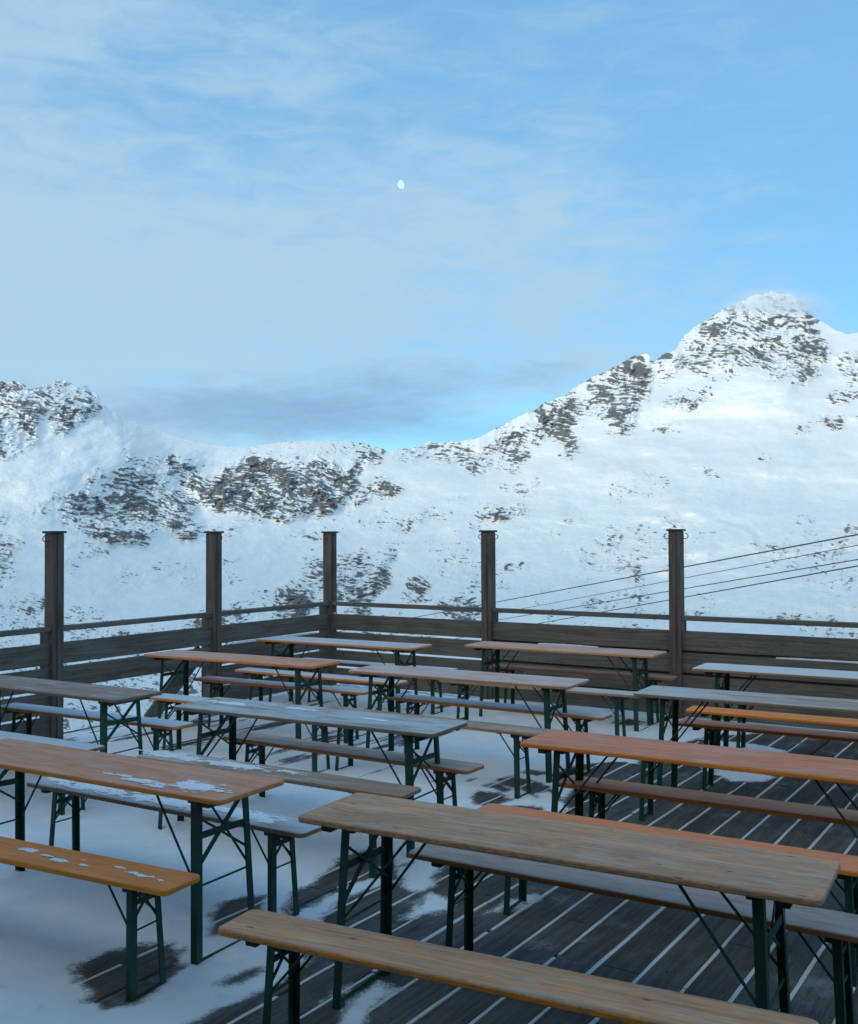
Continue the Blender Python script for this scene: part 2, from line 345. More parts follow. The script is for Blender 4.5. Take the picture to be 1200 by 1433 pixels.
# ------------------------------------------------------------------ mountains
SKYL = [(-900,600),(-500,560),(-200,575),(-60,545),(0,536),(15,533),(30,538),(47,545),(60,540),(80,532),(95,534),(108,543),(122,541),(135,552),(150,570),(160,579),(172,588),(190,589),(196,592),(215,598),(240,607),(265,616),(290,621),(320,625),(345,626),(370,622),(400,618),(430,616),(460,616),(480,617),(495,619),(505,618),(515,622),(530,628),(543,632),(556,629),(575,627),(590,624),(600,619),(620,619),(645,617),(670,612),(690,602),(710,590),(740,577),(760,565),(790,552),(815,535),(840,522),(860,514),(880,504),(888,498),(908,496),(911,505),(925,497),(945,490),(955,472),(975,455),(1000,440),(1030,425),(1055,413),(1080,408),(1105,412),(1125,425),(1130,438),(1150,450),(1170,462),(1185,467),(1200,465),(1300,430),(1500,470),(1800,520),(2200,560)]
ROCKS = [  # (density, polygon) in the survey coordinates of the slope sheet
(.56,[(-80,545),(30,538),(47,545),(80,532),(110,543),(160,581),(130,575),(120,590),(90,612),(72,606),(60,570),(50,600),(45,620),(30,635),(0,642),(-80,660)]),
(.58,[(85,715),(120,670),(150,655),(190,640),(240,640),(300,668),(300,690),(270,720),(280,745),(255,758),(235,745),(222,715),(205,762),(155,762),(140,750),(110,750),(90,740)]),
(.30,[(40,705),(110,680),(120,700),(60,720)]),(.62,[(150,722),(180,712),(208,725),(205,760),(160,762)]),
(.30,[(170,630),(230,640),(290,640),(290,650),(240,655),(180,650)]),
(.78,[(285,690),(320,648),(350,641),(420,645),(470,650),(500,645),(500,660),(490,690),(470,705),(440,722),(395,728),(370,715),(310,715),(290,705)]),
(.95,[(345,641),(420,645),(498,652),(495,662),(440,655),(350,650)]),
(.72,[(485,710),(490,690),(520,672),(560,670),(568,680),(530,700),(500,712)]),
(.42,[(500,622),(545,635),(520,658),(495,640)]),(.55,[(498,616),(510,616),(514,624),(500,624)]),
(.20,[(345,628),(400,622),(500,626),(495,640),(350,638)]),
(.50,[(545,650),(560,632),(600,621),(660,622),(700,606),(740,580),(760,570),(800,556),(830,535),(880,508),(908,500),(905,560),(890,610),(850,605),(850,580),(800,600),(810,630),(785,635),(770,615),(750,620),(710,655),(690,650),(660,665),(640,655),(600,645)]),
(.78,[(745,572),(790,560),(800,580),(790,612),(755,620),(745,600)]),(.68,[(815,540),(885,504),(880,545),(830,548)]),
(.80,[(888,500),(911,500),(900,560),(882,582)]),(.80,[(780,636),(800,612),(812,630),(795,640)]),
(.75,[(708,656),(735,632),(752,635),(725,655)]),(.72,[(653,663),(675,625),(695,615),(692,645),(665,667)]),(.55,[(612,652),(640,625),(655,625),(640,650)]),
(.50,[(945,494),(975,462),(1020,440),(1050,440),(1125,432),(1165,478),(1150,520),(1110,540),(1060,520),(1010,530),(960,512),(920,532),(915,502)]),
(.42,[(960,470),(1000,444),(1050,412),(1080,406),(1125,424),(1150,455),(1000,475)]),(.55,[(950,490),(1000,470),(1060,480),(1120,470),(1150,500),(1100,515),(1040,500),(985,520)]),
(.56,[(920,555),(950,546),(995,545),(995,565),(925,570)]),(.5,[(848,585),(895,590),(890,612),(845,608)]),
(.46,[(913,585),(950,588),(945,602),(915,600)]),(.62,[(1095,604),(1130,586),(1260,568),(1260,582),(1160,592)]),
(.42,[(1155,548),(1260,530),(1260,552),(1160,560)]),(.42,[(1170,500),(1260,470),(1260,530),(1190,540)]),
(.40,[(985,653),(1022,660),(1005,668),(985,660)]),(.40,[(1050,635),(1078,640),(1070,648)]),
(.72,[(648,722),(690,703),(742,708),(742,714),(700,722),(670,730)]),(.38,[(520,740),(545,728),(600,716),(640,715),(590,735)]),
(.34,[(505,750),(560,735),(565,742),(520,752)]),(.24,[(695,690),(715,665),(765,662),(745,690)]),(.40,[(620,700),(660,690),(650,700)]),
(.24,[(800,755),(830,735),(905,730),(930,760),(880,810),(850,800),(815,790)]),(.18,[(840,690),(870,650),(940,665),(940,690),(860,700)]),
(.22,[(745,735),(798,735),(790,748),(755,745)]),(.30,[(870,800),(900,780),(905,860),(880,860)]),
(.50,[(425,800),(470,776),(530,772),(556,775),(540,820),(510,855),(470,845),(435,832)]),
(.90,[(534,786),(556,776),(530,830),(510,850),(512,825)]),(.78,[(370,856),(385,835),(405,815),(438,822),(452,850),(400,868)]),
(.75,[(562,832),(578,808),(604,806),(600,825),(572,838)]),(.46,[(600,850),(640,828),(680,838),(685,862),(620,870)]),(.45,[(540,845),(575,838),(570,850)]),
(.45,[(240,880),(270,860),(345,835),(372,850),(330,872),(280,884)]),(.42,[(-60,760),(30,745),(40,760),(0,790),(20,805),(-60,840)]),
(.30,[(-60,820),(60,825),(120,850),(120,880),(-60,880)]),(.55,[(960,852),(1000,850),(1002,862),(968,866)]),(.55,[(1000,830),(1022,832),(1020,838)]),
(.52,[(1045,865),(1080,852),(1160,858),(1170,870),(1060,875)]),(.50,[(1178,852),(1260,830),(1260,852)]),(.62,[(815,842),(850,838),(862,850),(820,852)]),
(.24,[(1105,755),(1165,740),(1260,735),(1260,770),(1150,850),(1130,800)]),(.45,[(1180,742),(1260,730),(1260,752)]),
(.34,[(200,890),(460,870),(680,862),(700,880),(500,900),(220,910)]),(.30,[(700,872),(950,876),(1180,876),(1260,880),(1260,905),(700,900)]),
(.42,[(130,945),(240,935),(330,960),(230,985),(150,965)]),(.30,[(-60,880),(520,880),(520,1040),(-60,1060)]),
]
def terrain():
    xs = np.concatenate([np.linspace(-900, -80, 50)[:-1], np.linspace(-80, 1280, 1250), np.linspace(1280, 2200, 50)[1:]])
    sx = np.array([p[0] for p in SKYL], float); sy = np.array([p[1] for p in SKYL], float)
    sky = np.interp(xs, sx, sy)
    # raster of rock density
    rx = np.arange(-100, 1302, 2.); ry = np.arange(380, 1102, 2.)
    RX, RY = np.meshgrid(rx, ry)
    wob = 13.; WX = RX + wob * (fbm(RX / 22, RY / 22, 3, 5) - .5) * 2; WY = RY + wob * (fbm(RX / 22, RY / 22, 3, 9) - .5) * 2
    D = np.zeros(RX.shape)
    for d, poly in ROCKS: D = np.maximum(D, d * inpoly(WX, WY, poly))
    D = D * np.clip(.88 + 1.9 * (fbm((RX + RY * .5) / 34, (RY - RX * .3) / 15, 4, 77) - .5), .3, 1.3)
    for _ in range(14):
        P = np.pad(D, 1, mode='edge'); D = (P[:-2, 1:-1] + P[2:, 1:-1] + P[1:-1, :-2] + P[1:-1, 2:] + 2 * P[1:-1, 1:-1]) / 6
    t1 = np.linspace(0, 1, 470)
    rows = []
    for t in t1: rows.append(sky + t * (900 - sky))
    for y in np.linspace(900, 1050, 90)[1:]: rows.append(np.full(len(xs), y))
    for y in np.linspace(1050, 1700, 30)[1:]: rows.append(np.full(len(xs), y))
    YY = np.array(rows); XX = np.tile(xs, (len(rows), 1))
    jag = (fbm(xs / 8., xs * 0, 4, 3, .55) - .5)
    rockc = np.interp(xs, [-80, 160, 190, 480, 545, 900, 1130, 1170, 1280], [1, 1, .08, .08, .6, 1, .5, .2, .5])
    # distance
    Dsky = np.interp(xs, [-900, 0, 160, 190, 350, 560, 700, 900, 1080, 1200, 2200], [2400, 2500, 2600, 2500, 2550, 2650, 2800, 3100, 3400, 3400, 3000])
    tt = np.clip((YY - sky) / (900 - sky), 0, 1)
    k9 = np.exp(-(np.arange(-60, 61) * 5 / 120.) ** 2); k9 /= k9.sum(); xq = np.arange(-1000, 2300, 5.)
    Dsky = np.interp(xs, xq, np.convolve(np.pad(np.interp(xq, xs, Dsky), 60, mode='edge'), k9, 'valid'))
    xu = np.arange(-1000, 2300, 5.); ku = np.exp(-(np.arange(-60, 61) * 5 / 95.) ** 2); ku /= ku.sum()
    sk = np.convolve(np.pad(np.interp(xu, sx, sy), 60, mode='edge'), ku, 'valid'); sks = np.interp(xs, xu, sk)
    ts = np.clip((YY - sks) / (900 - sks), -.35, 1)
    lnD = np.log(Dsky) + ts * (np.log(850.) - np.log(Dsky))
    low = np.interp(YY, [900, 960, 1050, 1200, 1700], [np.log(850.), np.log(260.), np.log(46.), np.log(22.), np.log(9.)])
    lnD = np.where(YY > 900, low, lnD)
    # broad relief, crags
    ii = np.clip(((np.maximum(YY, sky + 9) - 380) / 2).astype(int), 0, D.shape[0] - 1); jj = np.clip(((XX + 100) / 2).astype(int), 0, D.shape[1] - 1)
    R = D[ii, jj]
    far = (XX < -80) | (XX > 1280)
    R = np.where(far, .45 * (fbm(XX / 120, YY / 60, 4, 31) > .55), R)
    fade = np.clip(tt * 12, 0, 1)
    spr = np.clip((YY - 690) / 60, 0, 1) * np.clip(fbm(XX / 45, YY / 22, 4, 91) - .53, 0, 1) * 1.7
    R = np.maximum(R, np.clip(spr, 0, .22) * (YY < 900))
    def ridged(a, b, o, sd): return 1 - np.abs(2 * fbm(a, b, o, sd, .55) - 1) * 2
    wx = XX + 14 * (fbm(XX / 40, YY / 40, 3, 51) - .5); wy = YY + 12 * (fbm(XX / 40, YY / 40, 3, 52) - .5)
    tl = .16; wy = wy + 26 * (fbm(XX / 90, YY / 70, 3, 53) - .5)
    strata = ridged((wx + wy * .3) / 17, (wy - wx * tl) / 3.4, 3, 54)
    ribs = ridged((wx + wy * .45) / 6, (wy - wx * .3) / 20, 3, 55)
    fine = fbm((wx + wy * .3) / 5.2, (wy - wx * .2) / 1.9, 3, 56, .6); mid = fbm(XX / 22, YY / 16, 2, 58)
    coarse = fbm((wx - wy * .4) / 12, (wy + wx * .15) / 5, 3, 59, .6); szm = np.clip((fbm(XX / 55, YY / 38, 2, 60) - .38) * 4, 0, 1)
    fine = fine * (1 - .6 * szm) + coarse * .6 * szm
    vf = .46 * strata + .14 * ribs + .85 * fine + .26 * mid
    qs = np.quantile(vf[::5, ::5], np.linspace(0, 1, 101))
    cover = np.interp(R, [0, .06, .2, .45, .8], [-.05, .0, .10, .46, .86])
    RV = vf - np.interp(1 - cover, np.linspace(0, 1, 101), qs); RV = np.where(cover <= 0, -1, RV)
    big = (fbm(XX / 190 + YY / 400, YY / 75, 4, 21) - .5) * .11 + (fbm(XX / 60, YY / 40 + XX / 150, 4, 22) - .5) * .022
    crag = (np.abs(fbm(XX / 14, YY / 9 + XX / 40, 5, 23, .6) - .5) * 2)
    gul = np.abs(fbm(XX / 20 + YY / 60, YY / 55, 4, 27) - .5)
    yc = np.interp(XX, [560, 700, 800, 880, 960, 1080, 1260], [668, 668, 640, 655, 690, 712, 716]); big = big + .030 * np.tanh((yc - YY) / 14) * np.clip((XX - 560) / 80, 0, 1)
    for pl, am, wd in (([(1008, 733), (1036, 740), (1053, 751), (1056, 770)], -.0045, 3.6), ([(1008, 728), (1045, 735), (1064, 750), (1066, 772)], .0035, 4), ([(506, 648), (494, 690), (478, 712)], .010, 7), ([(556, 776), (535, 815), (512, 852)], .012, 7),
                       ([(908, 498), (903, 545), (893, 590)], .010, 6), ([(800, 700), (830, 690), (870, 705)], .010, 16), ([(960, 850), (985, 800), (1010, 770)], .006, 10), ([(180, 600), (150, 660), (60, 700)], -.012, 22), ([(240, 640), (262, 690), (290, 730)], .012, 12)):
        dl = np.full(XX.shape, 1e9)
        for (ax, ay), (bx_, by_) in zip(pl[:-1], pl[1:]):
            ex, ey = bx_ - ax, by_ - ay; t_ = np.clip(((XX - ax) * ex + (YY - ay) * ey) / (ex * ex + ey * ey), 0, 1); dl = np.minimum(dl, np.hypot(XX - ax - t_ * ex, YY - ay - t_ * ey))
        big = big + am * np.exp(-(dl / wd) ** 2)
    nearw = np.where(YY > 900, np.interp(YY, [900, 1050], [1, .25]), 1)
    lnD = lnD + (big * fade + R * (-.010 - .030 * crag - .014 * vf + .06 * gul) * (.35 + .65 * fade)) * nearw
    DD = np.exp(lnD)
    YJ = YY + (jag * 8 * rockc)[None, :] * np.clip(1 - tt * 45, 0, 1)
    dx = (XX - CX) / F; dz = -(YJ - CY) / F
    vx = dx * RW[0][0] + RW[1][0] + dz * RW[2][0]; vy = dx * RW[0][1] + RW[1][1] + dz * RW[2][1]; vz = dx * RW[0][2] + RW[1][2] + dz * RW[2][2]
    L = np.hypot(vx, vy)
    X = vx / L * DD; Y = vy / L * DD; Z = HC + vz / L * DD
    # far side of the ridge
    bx = [X[0] * k for k in (1.35, 1.12, 1.03)]; by = [Y[0] * k for k in (1.35, 1.12, 1.03)]; bz = [Z[0] - g for g in (700, 260, 45)]
    X = np.vstack(bx + [X]); Y = np.vstack(by + [Y]); Z = np.vstack(bz + [Z])
    pad = np.zeros((3, len(xs)))
    R = np.vstack([pad, R]); RV = np.vstack([pad - 1, RV]); UX = np.vstack([np.tile(xs, (3, 1)), XX]) / 100; UY = np.vstack([np.tile(YY[0], (3, 1)), YY]) / 100
    m = NT('snow_and_rock')
    at = m.n('ShaderNodeAttribute', attribute_name='slope_uv').outputs['Vector']; rk = m.n('ShaderNodeAttribute', attribute_name='rock').outputs['Fac']
    a1 = m.noise(m.vec(at, (9, 32, 1), rot=(0, 0, .22)), 1., 6, .68, .25)
    a2 = m.noise(m.vec(at, (17, 62, 1), rot=(0, 0, .12)), 1., 4, .65, .3)
    a3 = m.noise(m.vec(at, (5, 6, 1), rot=(0, 0, .2)), 1., 3, .5)
    v = m.math('ADD', m.math('ADD', m.math('MULTIPLY', a1, .46), m.math('MULTIPLY', a2, .32)), m.math('MULTIPLY', a3, .22))
    th = m.math('SUBTRACT', .632, m.math('MULTIPLY', rk, .25))
    rv = m.n('ShaderNodeAttribute', attribute_name='rockv').outputs['Fac']
    fac = m.step(m.math('ADD', rv, m.math('MULTIPLY', m.math('SUBTRACT', v, .5), 1.1)), -.10, .15)
    fac = m.math('MULTIPLY', fac, m.step(rk, .01, .06))
    rc = m.noise(m.vec(at, (4, 5, 1)), 1., 4, .6); rc2 = m.noise(m.vec(at, (40, 70, 1)), 1., 3, .6)
    rcol = m.mix(m.step(rc, .42, .62), (.165, .167, .175), (.235, .218, .202)); rcol = m.mix(m.step(rc2, .4, .65, 0, .6), rcol, (.095, .098, .108))
    scol = m.mix(m.step(m.noise(m.vec(at, (3, 9, 1), rot=(0, 0, .3)), 1., 5, .6), .4, .7), (.84, .875, .875), (.90, .915, .90))
    dust = m.noise(m.vec(at, (60, 60, 1)), 1., 3, .6)
    scol = m.mix(m.math('MULTIPLY', m.step(dust, .55, .7, 0, .35), m.step(rk, .1, .5)), scol, (.5, .52, .56))
    m.base(m.mix(fac, scol, rcol), m.math('ADD', m.math('MULTIPLY', fac, .2), .7), .15)
    hb = m.math('ADD', m.math('MULTIPLY', v, m.step(rk, .05, .4, 0, .5)), m.math('MULTIPLY', m.noise(m.vec(at, (5, 14, 1), rot=(0, 0, .25)), 1., 6, .6), .45)); hb = m.math('ADD', hb, m.math('MULTIPLY', m.noise(m.vec(at, (9, 42, 1), rot=(0, 0, .18)), 1., 4, .6), .10))
    m.bump(hb, .5, 14.)
    o = grid_mesh('mountain_slopes', X, Y, Z, m.m, attrs={'rock': ('FLOAT', R), 'rockv': ('FLOAT', RV), 'slope_uv': ('FLOAT_VECTOR', np.stack([UX, UY, UX * 0], -1))})
    tag(o, kind='structure')
    # hills added behind the viewpoint, out of view, to shade the terrace and lower slopes
    az = np.radians(np.linspace(42, 318, 240)); rr = np.array([9, 14, 40, 120, 350, 800, 1300, 1700, 2000, 2300, 3000])
    top = np.interp(np.degrees(az), [42, 60, 90, 150, 200, 240, 270, 300, 318], [150, 200, 250, 350, BACKH, BACKH, 300, 200, 150])
    prof = np.array([-.018, -.02, -.03, -.02, .06, .28, .60, .85, 1., .8, .2])
    A, RR = np.meshgrid(az, rr); PR = np.tile(prof[:, None], (1, len(az)))
    Zb = PR * top[None, :] * (1 + .35 * (fbm(A * 6, RR / 600, 4, 41) - .5)) - 1
    Zb[0] = -4.5; Zb[1] = -5
    Zb[2] = np.minimum(Zb[2], -8)
    o2 = grid_mesh('unseen_shade_hills', np.sin(A) * RR, np.cos(A) * RR, Zb, m.m, attrs={'rockv': ('FLOAT', fbm(A * 40, RR / 60, 4, 45) - .55), 'rock': ('FLOAT', np.clip(fbm(A * 9, RR / 300, 3, 44) - .35, 0, 1) * 1.2), 'slope_uv': ('FLOAT_VECTOR', np.stack([A * 12, RR / 200, A * 0], -1))})
    tag(o2, kind='structure')
BACKH = 580
terrain()

def peak_cloud():
    v = ray(1082, 430); v = v / math.hypot(v[0], v[1]); D_ = 3330.
    m = bpy.data.materials.new('cloud_vapour'); m.use_nodes = True; t = m.node_tree; t.nodes.clear(); q = NT.__new__(NT); q.t = t
    out = q.n('ShaderNodeOutputMaterial'); pv = q.n('ShaderNodeVolumePrincipled'); q.l(pv.outputs[0], out.inputs['Volume'])
    oc = q.objco(); n = q.noise(q.vec(oc, (1 / 120., 1 / 120., 1 / 60.)), 1., 4, .6, .4)
    ln = q.n('ShaderNodeVectorMath', operation='LENGTH'); q.l(q.vec(oc, (1 / 260., 1 / 170., 1 / 95.)), ln.inputs[0])
    e = q.step(ln.outputs['Value'], .25, 1., 1, 0)
    q.l(q.math('MULTIPLY', q.step(q.math('MULTIPLY', n, e), .08, .55), .0085), pv.inputs['Density']); pv.inputs['Color'].default_value = (.97, .98, 1, 1); pv.inputs['Anisotropy'].default_value = .2
    bm = bmesh.new(); bmesh.ops.create_icosphere(bm, subdivisions=3, radius=1.); bmesh.ops.scale(bm, vec=(262, 172, 97), verts=bm.verts)
    me = bpy.data.meshes.new('cloud'); bm.to_mesh(me); bm.free(); me.materials.append(m)
    o = bpy.data.objects.new('cloud', me); COL.objects.link(o); o.location = (v[0] * D_, v[1] * D_, HC + v[2] * D_ - 6); tag(o, 'thin white cloud clinging to the highest summit at right', 'cloud', kind='stuff')
peak_cloud()
# ------------------------------------------------------------------ the terrace
C0 = np.array([-1.395, 14.40]) if False else np.array([-1.3677, 14.1229])
AU = math.radians(-32.9); U = np.array([math.cos(AU), math.sin(AU)]); V = np.array([-U[1], U[0]])
def dk(s, r): p = C0 - V * s + U * r; return p
def deck():
    mg = mat_snow('gap_snow', scale=2.); [n for n in mg.node_tree.nodes if n.type == 'BSDF_PRINCIPLED'][0].inputs['Base Color'].default_value = (.66, .66, .66, 1)
    for l_ in [l for l in mg.node_tree.links if l.to_socket.name == 'Base Color']: mg.node_tree.links.remove(l_)
    mt = mat_wood('grey_deck_board', (.068, .065, .062), (.130, .122, .114), ax='y', knots=True, frost=.30)
    b = MB(); g = MB()
    pitch, gap = .2155, .021
    # phase so that one gap runs through the surveyed board joint
    off0 = (2.339 * U[0] + 6.622 * U[1]) * 0
    n = np.array([math.sin(math.radians(57.1)), -math.cos(math.radians(57.1))])
    c_off = float(C0 @ n); phase = (-1.586 - c_off) % pitch
    r = -.25 + (phase - (-.25)) % pitch - pitch
    Mx = Matrix(((U[0], V[0], 0, 0), (U[1], V[1], 0, 0), (0, 0, 1, 0), (0, 0, 0, 1)))
    while r < 14:
        # each plank row is laid in lengths
        s = .14 - random.random() * 2.5
        while s < 17.5:
            ln = 4.; s0 = max(s, -.14); s1 = min(s + ln, 17.5)
            if s1 > s0 + .02:
                dz = random.uniform(-.0015, .0015)
                b.box(r + gap / 2, r + pitch - gap / 2, -s1 + .003, -s0 - .003, -.04, dz, None, .004)
            s += ln
        s = -.1
        while s < 17.4:
            ln = random.uniform(.5, 2.6)
            if random.random() > .07:
                e1 = min(s + ln, 17.4); q = s; wl, wr, hz = [random.uniform(.2, 1) for _ in range(3)]
                while q < e1:
                    q2 = min(q + random.uniform(.04, .16), e1); wl2, wr2, hz2 = [min(1, max(.15, k + random.uniform(-.22, .22))) for k in (wl, wr, hz)]
                    gx = lambda k: gap * (.28 + .3 * k); z0, z1 = -.006 + .009 * hz, -.006 + .009 * hz2
                    g.add([(r - gx(wl), -q, z0), (r + gx(wr), -q, z0), (r + gx(wr2), -q2, z1), (r - gx(wl2), -q2, z1), (r - gx(wl), -q, -.02), (r + gx(wr), -q, -.02), (r + gx(wr2), -q2, -.02), (r - gx(wl2), -q2, -.02)],
                          [(0, 1, 2, 3), (0, 3, 7, 4), (1, 5, 6, 2)])
                    q = q2; wl, wr, hz = wl2, wr2, hz2
            s += ln + random.uniform(.0, .14) * (random.random() < .6)
        r += pitch
    loc = (C0[0], C0[1], 0)
    o = b.build('deck', mt, None, False, loc, AU); tag(o, kind='structure')
    o = g.build('snow_in_deck_gaps', mg, None, False, loc, AU); tag(o, kind='stuff', label='thin lines of snow packed in the gaps between the deck boards', cat='snow')
    j = MB()
    for s in np.arange(.3, 17.5, 1.1): j.box(-.2, 14, -s - .04, -s + .04, -.22, -.042)
    j.box(-.24, -.2, -17.5, .16, -.26, -.01); j.box(-.2, 14, .142, .18, -.26, -.01)
    for s in (.4, 4.5, 8.6, 12.5, 16.5):
        for r in (.2, 4.5, 9, 13.5): j.box(r - .09, r + .09, -s - .09, -s + .09, -9, -.222)
    o = j.build('deck_joists', M_FENCE, None, False, loc, AU); tag(o, kind='structure')
deck()
EXPOSED= [[(-1.697, 4.96), (-1.622, 5.076), (-1.514, 5.188), (-1.355, 5.25), (-1.259, 5.098), (-1.216, 4.923), (-1.258, 4.701), (-1.309, 4.594), (-1.433, 4.547), (-1.527, 4.631)], [(-1.194, 5.568), (-1.157, 5.726), (-1.075, 5.859), (-0.981, 5.858), (-0.976, 5.639), (-1.065, 5.456), (-1.124, 5.378)], [(-1.262, 4.042), (-1.028, 4.372), (-0.936, 4.482), (-0.81, 4.555), (-0.664, 4.747), (-0.562, 5.006), (-0.635, 5.179), (-0.551, 5.411), (-0.675, 5.667), (-0.762, 5.584), (-0.758, 5.948), (-0.645, 6.129), (-0.551, 6.528), (-0.383, 6.746), (-0.231, 6.426), (-0.009, 6.521), (0.108, 6.739), (0.299, 7.404), (0.479, 7.828), (0.75, 7.824), (1.043, 7.986), (1.161, 8.437), (1.03, 8.813), (1.365, 9.216), (1.955, 9.439), (2.067, 9.811), (2.453, 10.139), (2.902, 10.488), (3.384, 10.629), (5.584, 10.076), (8.5,7.), (8, 1), (2, -2), (-2,-1), (-0.876, 3.157)], [(0.272, 8.107), (0.371, 8.309), (0.539, 8.237), (0.656, 7.993), (0.536, 7.868), (0.392, 7.829)], [(0.441, 8.425), (0.522, 8.52), (0.655, 8.327), (0.586, 8.259)], [(0.59, 8.642), (0.698, 8.793), (0.827, 8.613), (0.805, 8.515), (0.676, 8.374)], [(0.785, 8.95), (0.911, 9.084), (1.018, 8.919), (0.902, 8.763)], [(0.74, 8.444), (0.869, 8.563), (0.969, 8.299), (1.069, 7.778), (0.831, 8.076)], [(-0.986, 4.75), (-0.908, 4.825), (-0.821, 4.903), (-0.842, 4.825), (-0.924, 4.735)], [(1.923, 11.224), (2.222, 11.478), (2.365, 11.214), (2.139, 11.052)]]
PATCH= [[(-0.203, 6.371), (-0.077, 6.536), (0.045, 6.534), (0.058, 6.059), (-0.05, 5.964), (-0.142, 6.013)], [(-0.001, 5.963), (0.153, 5.845), (0.132, 5.647), (0.038, 5.606), (-0.086, 5.546), (-0.198, 5.466), (-0.107, 5.693)], [(0.223, 5.583), (0.39, 5.775), (0.581, 5.886), (0.584, 5.795), (0.38, 5.624)], [(-0.438, 4.293), (-0.42, 4.586), (-0.241, 4.804), (-0.109, 4.697), (-0.198, 4.57), (-0.29, 4.292)], [(-0.529, 4.566), (-0.342, 4.82), (-0.322, 4.67), (-0.468, 4.525)], [(0.777, 7.823), (0.833, 8.21), (0.998, 8.298), (1.039, 7.758), (0.884, 7.583)], [(1.422, 9.51), (1.875, 9.207), (1.922, 9.5), (1.683, 9.754)], [(2.347, 9.058), (2.669, 9.192), (2.93, 8.703), (2.72, 8.556), (2.513, 8.559)], [(2.618, 9.965), (2.852, 10.307), (3.2, 10.055), (3.43, 9.721), (3.232, 9.537), (2.98, 9.794)], [(-0.714, 5.668), (-0.616, 5.854), (-0.355, 6.253), (-0.265, 6.162), (-0.491, 5.807), (-0.624, 5.562)], [(0.558, 9.09), (0.783, 9.522), (2.14, 10.321), (2.523, 10.137), (2.033, 9.812), (1.269, 9.218)]]
def snow_layer():
    st = .028
    s = np.arange(-.13, 13.5, st); r = np.arange(-.2, 11.5, st)
    RR, SS = np.meshgrid(r, s)
    X = C0[0] - V[0] * SS + U[0] * RR; Y = C0[1] - V[1] * SS + U[1] * RR
    e = np.full(X.shape, -9.)
    for p in EXPOSED: e = np.maximum(e, sdpoly(X, Y, p))
    q = np.full(X.shape, -9.)
    for p in PATCH: q = np.maximum(q, sdpoly(X, Y, p))
    e = np.minimum(e, -q)
    nz = (fbm(RR * 3.6, SS * 1.7, 5, 61, .6) - .5)
    nz2 = (fbm(RR * 16, SS * 9, 4, 66, .6) - .5)
    e = e + nz * .16 + nz2 * .07
    # thin scoured streaks along the boards in the far left part
    stk = fbm(RR * 7, SS * .8, 4, 70, .55); zone = np.clip((Y - 7.6) / 1., 0, 1) * np.clip((1.2 - X) / .8, 0, 1)
    e = np.maximum(e, (stk - .665) * .8 * zone - (1 - zone) * 2)
    k = np.clip(-e / .16, 0, 1); k = k ** .65
    deep = np.clip(-e / 1.2, 0, 1)
    H = k * (.007 + .012 * deep + .034 * deep * fbm(RR * 1.5, SS * 1.1, 5, 77)) + k * .006 * (fbm(RR * 9, SS * 6, 4, 80) - .5)
    foot = fbm(RR * 3.4, SS * 3.4, 3, 90)
    H -= deep * .018 * np.clip((foot - .66) * 8, 0, 1)
    r_ = random.Random(4)
    for _ in range(46):
        px_, py_ = r_.uniform(-4.5, .4), r_.uniform(4.2, 11.5); a_ = r_.uniform(0, PI); 
        lx = (X - px_) * math.cos(a_) + (Y - py_) * math.sin(a_); ly = -(X - px_) * math.sin(a_) + (Y - py_) * math.cos(a_)
        q_ = (lx / .15) ** 2 + (ly / .055) ** 2
        H += deep * (-.012 * np.exp(-q_ ** 2 * 1.2) + .005 * np.exp(-(q_ - 1.9) ** 2 * 2))
    for k_, t_ in THINGS.items():      # small drifts round the feet that stand in deeper snow
        x0, y0, a0 = t_.location.x, t_.location.y, t_.rotation_euler.z; fx, fy = (.925, .215) if k_[0] == 'T' else (.895, .112)
        for sx in (-1, 1):
            for sy in (-1, 1):
                qx, qy = x0 + math.cos(a0) * sx * fx - math.sin(a0) * sy * fy, y0 + math.sin(a0) * sx * fx + math.cos(a0) * sy * fy
                d2 = (X - qx - .02) ** 2 + (Y - qy + .02) ** 2; m_ = d2 < .06
                H[m_] += (deep * k)[m_] * (.020 * np.exp(-((np.sqrt(d2[m_]) - .055) / .035) ** 2) - .008 * np.exp(-d2[m_] / .0012))
    H = np.where(e > 0, .0022, np.maximum(H, .0022))
    o = grid_mesh('snow', X, Y, H, M_SNOWD, keep=e < 0.11, attrs={'cover': ('FLOAT', -e)})
    tag(o, kind='stuff', label='trodden blue-white snow lying over the left half of the deck', cat='snow')

